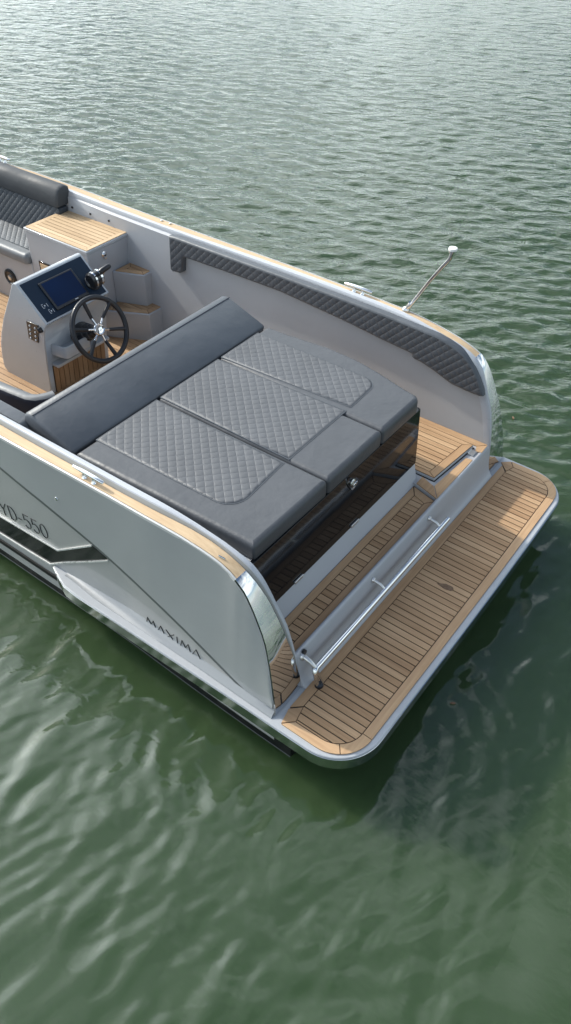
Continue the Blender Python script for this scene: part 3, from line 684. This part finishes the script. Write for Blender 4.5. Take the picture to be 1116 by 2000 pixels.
# helm seat behind the sunbed headrest
hs = MB(); secs = []
SP = [(2.95, .60), (2.645, .575), (2.454, .556), (2.275, .535), (2.215, .505), (2.178, .455), (2.155, .40)]
for i, (x, y) in enumerate(SP):
    a = Vector(SP[max(i-1, 0)]); b = Vector(SP[min(i+1, len(SP)-1)]); d_ = (b-a).normalized(); n_ = Vector((d_.y, -d_.x)); n_ = n_ if n_.dot(Vector((2.6, .1))-Vector((x, y))) > 0 else -n_
    o = lambda s: (x+n_.x*s, y+n_.y*s)
    secs.append([(*o(-.01), .10), (*o(0), .345), (*o(.006), .37), (*o(.02), .382), (*o(.06), .378), (*o(.075), .365), (*o(.085), .34), (*o(.085), .10)])
hs.loft(secs, True, True); 
hso = hs.build('helm_seat', [navy_vinyl], boat, 50)
ht = MB(); ht.loft([[tuple(Vector(p)+Vector((0, 0, .0015))) for p in r_[2:7]] for r_ in secs]); ht.build('seat_top_lit', vinyl_light, hso, 50)  # lit top of the seat back put in as a paler skin
hq = MB(); hq.prism([(2.20, .36), (2.60, .36), (2.62, .47), (2.30, .46), (2.21, .40)], .0, .24); hq.build('seat_base', navy_vinyl, hso, 30, .02)

# ------------------------------------------------------------------ fittings
def cleat(x, sg, y, z):
    h_ = MB(); h_.tube([(x-.098, sg*y, z+.033), (x-.092, sg*y, z+.034), (x-.03, sg*y, z+.036), (x+.03, sg*y, z+.036), (x+.092, sg*y, z+.034), (x+.098, sg*y, z+.033)], [.005, .0085, .0105, .0105, .0085, .005], 12)
    c_ = h_.build('cleat', chrome, boat, 50)
    for dx in (-.030, .030):
        b0 = MB(); b0.lathe((x+dx, sg*y, z), (0, 0, 1), [(.014, 0), (.013, .004), (.008, .008), (.0075, .032)], 14); b0.build('cleat_foot', chrome, c_, 50, 0)
cleat(1.046, 1, 1.083, .779); cleat(1.046, -1, 1.083, .779); cleat(4.30, -1, 1.06, .83)
dm = MB(); dm.tube([(.325, 1.052, .731), (.295, 1.046, .724)], .0035, 8); dm.build('deck_fitting', chrome, boat)
for x in (3.36, 3.29, 2.68, 2.60): dm = MB(); dm.lathe((x, -1.108, .780), (0, 0, 1), [(.009, 0), (.008, .006), (.004, .008)], 14); dm.build('deck_fitting', chrome, boat)
dr = MB(); dr.lathe((1.278, hull_y(1.278, .566)+.004, .566), (0, 1, 0), [(.011, 0), (.010, .004), (.005, .005)], 14); dr.build('vent_fitting', chrome, hull_ob)
# stern light on its raked pole
NB = Vector((.715, -1.088, .778))
nl = MB(); nl.lathe(NB, (-.42, .03, .9), [(.024, -.006), (.022, .010), (.013, .018), (.0125, .060)], 18); lamp = nl.build('stern_light', chrome, boat, 45)
pl = MB(); pth = [NB+Vector((-.015, 0, .02)), NB+Vector((-.13, .017, .225)), NB+Vector((-.205, .032, .345)), NB+Vector((-.228, .036, .378)), NB+Vector((-.242, .038, .402)), NB+Vector((-.250, .039, .440))]
pl.tube(pth, .011, 12); pl.build('pole', chrome, lamp)
lh = MB(); lh.lathe(NB+Vector((-.251, .039, .436)), (0, 0, 1), [(.014, 0), (.022, .006), (.023, .016)], 20); lh.build('lamp_base', chrome, lamp, 45)
lh = MB(); lh.lathe(NB+Vector((-.251, .039, .452)), (0, 0, 1), [(.024, 0), (.025, .008), (.023, .013), (.010, .016)], 20); lh.build('lamp_lens', lamp_white, lamp, 50)
# grab rail along the transom
rl = MB(); RY0, RY1, RX, RZ = .905, -.335, -.078, .126
rl.tube([(RX, RY1, RZ), (RX, RY1+.004, RZ), (RX, .45, RZ), (RX, RY0-.015, RZ), (RX-.002, RY0-.004, RZ-.004), (RX-.006, RY0+.002, RZ-.016), (RX-.012, RY0+.003, RZ-.06), (RX-.018, RY0-.004, .024), (RX-.020, RY0-.004, .012)], [.0145]*5+[.0135, .012, .010, .009], 14)
rail = rl.build('grab_rail', chrome, boat, 50)
rl2 = MB(); rl2.tube([(RX-.03, RY0-.03, .012), (RX-.022, RY0-.022, .05), (RX-.010, RY0-.012, .10)], .0065, 10); rl2.build('rail_strut', chrome, rail)
for y in (.31, -.245):
    b2 = MB(); b2.lathe((-.0135, y+.01, .168), (-1, 0, .1), [(.014, 0), (.013, .008), (.0085, .012)], 16); b2.tube([(-.02, y+.01, .167), (-.055, y+.006, .158), (-.074, y, .136)], .0075, 10); b2.build('rail_bracket', hinge_steel, rail, 45)
b3 = MB(); b3.lathe((-.012, .905, .172), (-1, 0, .15), [(.022, -.004), (.022, .006), (.016, .012)], 20); b3.tube([(-.02, .905, .170), (-.05, .903, .160), (-.076, .897, .132)], [.012, .011, .010], 12); b3.build('rail_bracket', hinge_steel, rail, 45)
b4 = MB(); b4.lathe((-.0125, .898, .196), (-1, 0, .2), [(.013, -.004), (.012, .008), (.006, .009)], 16); b4.build('drain_fitting', plastic_black, transom, 45)
ft = MB(); ft.lathe((RX-.022, RY0-.012, .007), (0, 0, 1), [(.021, 0), (.019, .010), (.012, .013)], 18); ft.build('rail_foot', plastic_black, rail, 45)

# small stain on the platform planks, added as a thin flat piece
sm, t_, b_ = new_mat('stain_and_leaf'); t_.put(b_.inputs['Base Color'], t_.ramp(t_.noise(objvec(t_), 90, 4), [(.3, (.13, .075, .045)), (.7, (.20, .125, .075))])); b_.inputs['Roughness'].default_value = .8
lf = MB(); lv = [(-.222, .010), (-.262, -.016), (-.300, -.018), (-.312, -.006), (-.306, .012), (-.275, .020), (-.25, .016)]
lf.prism(lv[::-1] if area(lv) < 0 else lv, .0075, .0090); leaf = lf.build('plank_stain', sm, None, 0)
leaf['label'] = 'small brown stain on the teak planks of the swim platform'; leaf['category'] = 'leaf'

def floating(x, y, a, L, label):
    P = [(L*u, L*v) for u, v in ((-.5, 0), (-.25, .17), (.1, .2), (.4, .08), (.5, 0), (.35, -.1), (0, -.2), (-.3, -.13))]
    P = P[::-1] if area(P) < 0 else P
    mb = MB(); mb.add([(0, 0, .006)]+[(px, py, .003+.004*abs(py)/L) for px, py in P]+[(px, py, -.001) for px, py in P], [(0, i+1, (i+1) % 8+1) for i in range(8)]+[(i+1, i+9, (i+1) % 8+9, (i+1) % 8+1) for i in range(8)]+[tuple(range(16, 8, -1))])
    o = mb.build('floating_leaf', sm, None, 0); o.location = (x, y, WATER_Z+.004); o.rotation_euler = (0, 0, a)
    o['label'] = label; o['category'] = 'leaf'; o['group'] = 'dead leaves floating on the water'
floating(-.576, .397, .6, .030, 'dark dead leaf floating close behind the aft edge of the swim platform')
floating(.221, -1.976, -.9, .036, 'dark dead leaf floating beside the starboard stern of the boat')
# ------------------------------------------------------------------ water
cx, cy = -1.252, 2.726
def grid_polar():
    r = [0.0]; rr = .35
    while rr < 24: r.append(rr); rr *= 1.0044
    while rr < 6000: r.append(rr); rr *= 1.09
    r.append(6000)
    a = list(np.radians(np.arange(-53.5-38, -53.5+38.01, .22))) + list(np.radians(np.arange(-53.5+42, -53.5+360-38.5, 4.0)))
    return np.array(r), np.array(a)
rr, aa = grid_polar()
A, Rr = np.meshgrid(aa, rr[1:]); X = cx+Rr*np.cos(A); Y = cy+Rr*np.sin(A)
def waves(X, Y):
    D = np.hypot(X-cx, Y-cy)
    lee = 1/(1+np.exp(-((-Y-1.25)+np.clip(X-1.0, 0, 6)*.12)/.35))       # open water beyond the starboard side
    Z = np.zeros_like(X); wdir = R(-66)
    for i in range(56):                                                # wind chop
        L = .055*(1.036**i)*(1+.1*RNG.random()); th = wdir+RNG.normal(0, .50); k = 2*math.pi/L
        amp = .0076*L*min(1, (L/.17)**-.85); ph = RNG.random()*6.283
        amp = amp*np.clip((L/(D*.0044*3.2)-.6), 0, 1)
        Z += amp*lee*np.sin(k*(X*math.cos(th)+Y*math.sin(th))+ph+.6*np.sin(X*1.1+Y*1.4+i)+.4*np.sin(X*3.1-Y*1.7+i*3))
    calm = 1-lee
    for i in range(24):                                                # low ripples of the sheltered water
        L = .062*(1.09**i); th = R(-3)+RNG.normal(0, .36); k = 2*math.pi/L; ph = RNG.random()*6.283
        Z += (.0050*L)*(.30+.70*calm)*min(1, (L/.15)**-.70)*min(1, (L/.12))*np.sin(k*(X*math.cos(th)+Y*math.sin(th))+ph+.9*np.sin(X*1.3-Y*.8+i*2)+.5*np.sin(X*3.7+Y*2.9+i))
    d = np.hypot(X+.30, Y-.95)                                         # rings round the stern corner
    Z += .0013*np.exp(-((d-.80)/.45)**2)*np.sin(2*math.pi*d/.12+.9*np.sin(X*4+Y*3))*(.6+.4*np.sin(X*5-Y*4))
    Z += .0024*np.exp(-((d-1.25)/.5)**2)*np.sin(2*math.pi*d/.27+.6*np.sin(X*2.3-Y*3.1))*(.6+.4*np.sin(X*3+Y*5))
    fade = np.clip(1-(D-40)/200, 0, 1)
    return Z*fade
Z = waves(X, Y)
nr, na = X.shape
verts = np.stack([X, Y, WATER_Z+Z], -1).reshape(-1, 3)
verts = np.vstack([verts, [[cx, cy, WATER_Z]]])
i, j = np.meshgrid(np.arange(nr-1), np.arange(na), indexing='ij'); j2 = (j+1) % na
quads = np.stack([i*na+j, (i+1)*na+j, (i+1)*na+j2, i*na+j2], -1).reshape(-1, 4)
me = bpy.data.meshes.new('water'); nq = len(quads)
tri = np.stack([np.full(na, nr*na), np.arange(na), (np.arange(na)+1) % na], -1)
me.vertices.add(len(verts)); me.vertices.foreach_set('co', verts.astype(np.float32).ravel())
me.loops.add(nq*4+len(tri)*3); me.loops.foreach_set('vertex_index', np.concatenate([quads.ravel(), tri.ravel()]).astype(np.int32))
me.polygons.add(nq+len(tri)); me.polygons.foreach_set('loop_start', np.concatenate([np.arange(nq)*4, nq*4+np.arange(len(tri))*3]).astype(np.int32))
me.update(calc_edges=True); me.validate()
me.polygons.foreach_set('use_smooth', [True]*len(me.polygons))
water = bpy.data.objects.new('water', me); COL.objects.link(water); water['kind'] = 'structure'
wm, t, b = new_mat('lake_water'); v = objvec(t)
n1 = t.noise(v, .6, 4, .6); n2 = t.noise(objvec(t, (1, 1.8, 1), (0, 0, R(30))), 11, 3, .55, .3)
t.put(b.inputs['Base Color'], t.ramp(n1, [(.3, (.028, .050, .021)), (.7, (.036, .060, .028))]))
b.subsurface_method = 'BURLEY'; b.inputs['Subsurface Weight'].default_value = 1.0; b.inputs['Subsurface Radius'].default_value = (.8, 1.0, .8); b.inputs['Subsurface Scale'].default_value = .27
b.inputs['Roughness'].default_value = .0; b.inputs['IOR'].default_value = 1.5
spw = t.node('ShaderNodeSeparateXYZ', {0: v}); open_w = t.mapr(spw.outputs[1], -1.0, -2.6, 0, 1)
mp_ = t.node('ShaderNodeMapping', {'Vector': v, 'Scale': (1/1.4, 1/3.2, 1), 'Rotation': (0, 0, R(27))}, vector_type='TEXTURE')
nf = t.noise(mp_.outputs[0], 2.6, 3, .5, .4)
hh = t.math('ADD', t.math('MULTIPLY', n2, .035), t.math('MULTIPLY', t.math('MULTIPLY', nf, open_w), 1.0))
bump(t, b, hh, .030, 1.0)
me.materials.append(wm)

# ------------------------------------------------------------------ sky and sun
SUN_EL, SUN_AZ = R(36), R(3)             # azimuth from +x towards +y
w = bpy.data.worlds.new('World'); scene.world = w; w.use_nodes = True
t = NT(w.node_tree); bg = t.n['Background']
sky = t.node('ShaderNodeTexSky', sky_type='NISHITA'); sky.sun_disc = False; sky.sun_elevation = SUN_EL; sky.sun_rotation = R(90)-SUN_AZ
sky.air_density = 1.2; sky.dust_density = 2.0; sky.ozone_density = 1.2
tc = t.node('ShaderNodeTexCoord'); sp = t.node('ShaderNodeSeparateXYZ', {0: tc.outputs['Generated']})
zc = t.math('MAXIMUM', sp.outputs[2], 0.0); dz = t.math('ADD', zc, .12)
cv = t.node('ShaderNodeCombineXYZ', {0: t.math('DIVIDE', sp.outputs[0], dz), 1: t.math('DIVIDE', sp.outputs[1], dz), 2: 3.1}).outputs[0]
cn_ = t.noise(cv, .85, 6, .58, .3)
cm = t.mapr(cn_, .44, .62, 0, 1)
cm = t.math('MAXIMUM', cm, t.mapr(zc, .02, .22, .75, 0))
cl_ = t.ramp(zc, [(0.0, (.46, .52, .545)), (.28, (.88, .97, .99)), (.52, (.94, 1.0, 1.0)), (.74, (.60, .65, .68)), (1.0, (.40, .44, .48))])
cl_ = t.node('ShaderNodeVectorMath', {0: cl_, 1: (24, 24, 24)}, operation='MULTIPLY').outputs[0]
sdv = (math.cos(SUN_AZ)*math.cos(SUN_EL), math.sin(SUN_AZ)*math.cos(SUN_EL), math.sin(SUN_EL))
cg = t.node('ShaderNodeVectorMath', {0: tc.outputs['Generated'], 1: sdv}, operation='DOT_PRODUCT').outputs['Value']
cg = t.math('MULTIPLY', t.math('ADD', cg, 1.0), .5)
gl = t.math('ADD', t.math('MULTIPLY', t.math('POWER', cg, 2.0), 1.10), t.math('ADD', .48, t.math('MULTIPLY', t.math('POWER', cg, 18), 1.6)))
cl_ = t.node('ShaderNodeVectorMath', {0: cl_, 3: gl}, operation='SCALE').outputs[0]
col = t.mix(t.math('MULTIPLY', cm, .88), sky.outputs[0], cl_)
t.put(bg.inputs['Color'], col); bg.inputs['Strength'].default_value = .12
sl = bpy.data.lights.new('sun', 'SUN'); sl.energy = 3.4; sl.angle = R(1.2); sl.color = (1, .93, .82)
so = bpy.data.objects.new('sun', sl); COL.objects.link(so)
sd = Vector((math.cos(SUN_AZ)*math.cos(SUN_EL), math.sin(SUN_AZ)*math.cos(SUN_EL), math.sin(SUN_EL)))
so.rotation_euler = sd.to_track_quat('Z', 'Y').to_euler(); so.location = sd*30

vs = scene.view_settings; vs.view_transform = 'Standard'; vs.look = 'None'; vs.exposure = .28; vs.gamma = 1
for n_, l_ in (('locker_front', 'glossy black panel under the sunbed'), ('headrest_cushion', 'plain slate headrest across the front of the sunbed'), ('grab_rail', 'polished steel rail along the transom'), ('stern_light', 'raked polished pole with a white lamp'), ('steering_wheel', 'black rimmed wheel with chrome spokes'), ('screen', 'dark blue chart screen'), ('deck_hatch', 'teak hatch in the starboard walkway')):
    bpy.data.objects[n_]['label'] = l_
scene.cycles.max_bounces = 8; scene.cycles.diffuse_bounces = 3; scene.cycles.glossy_bounces = 4; scene.cycles.sample_clamp_indirect = 6
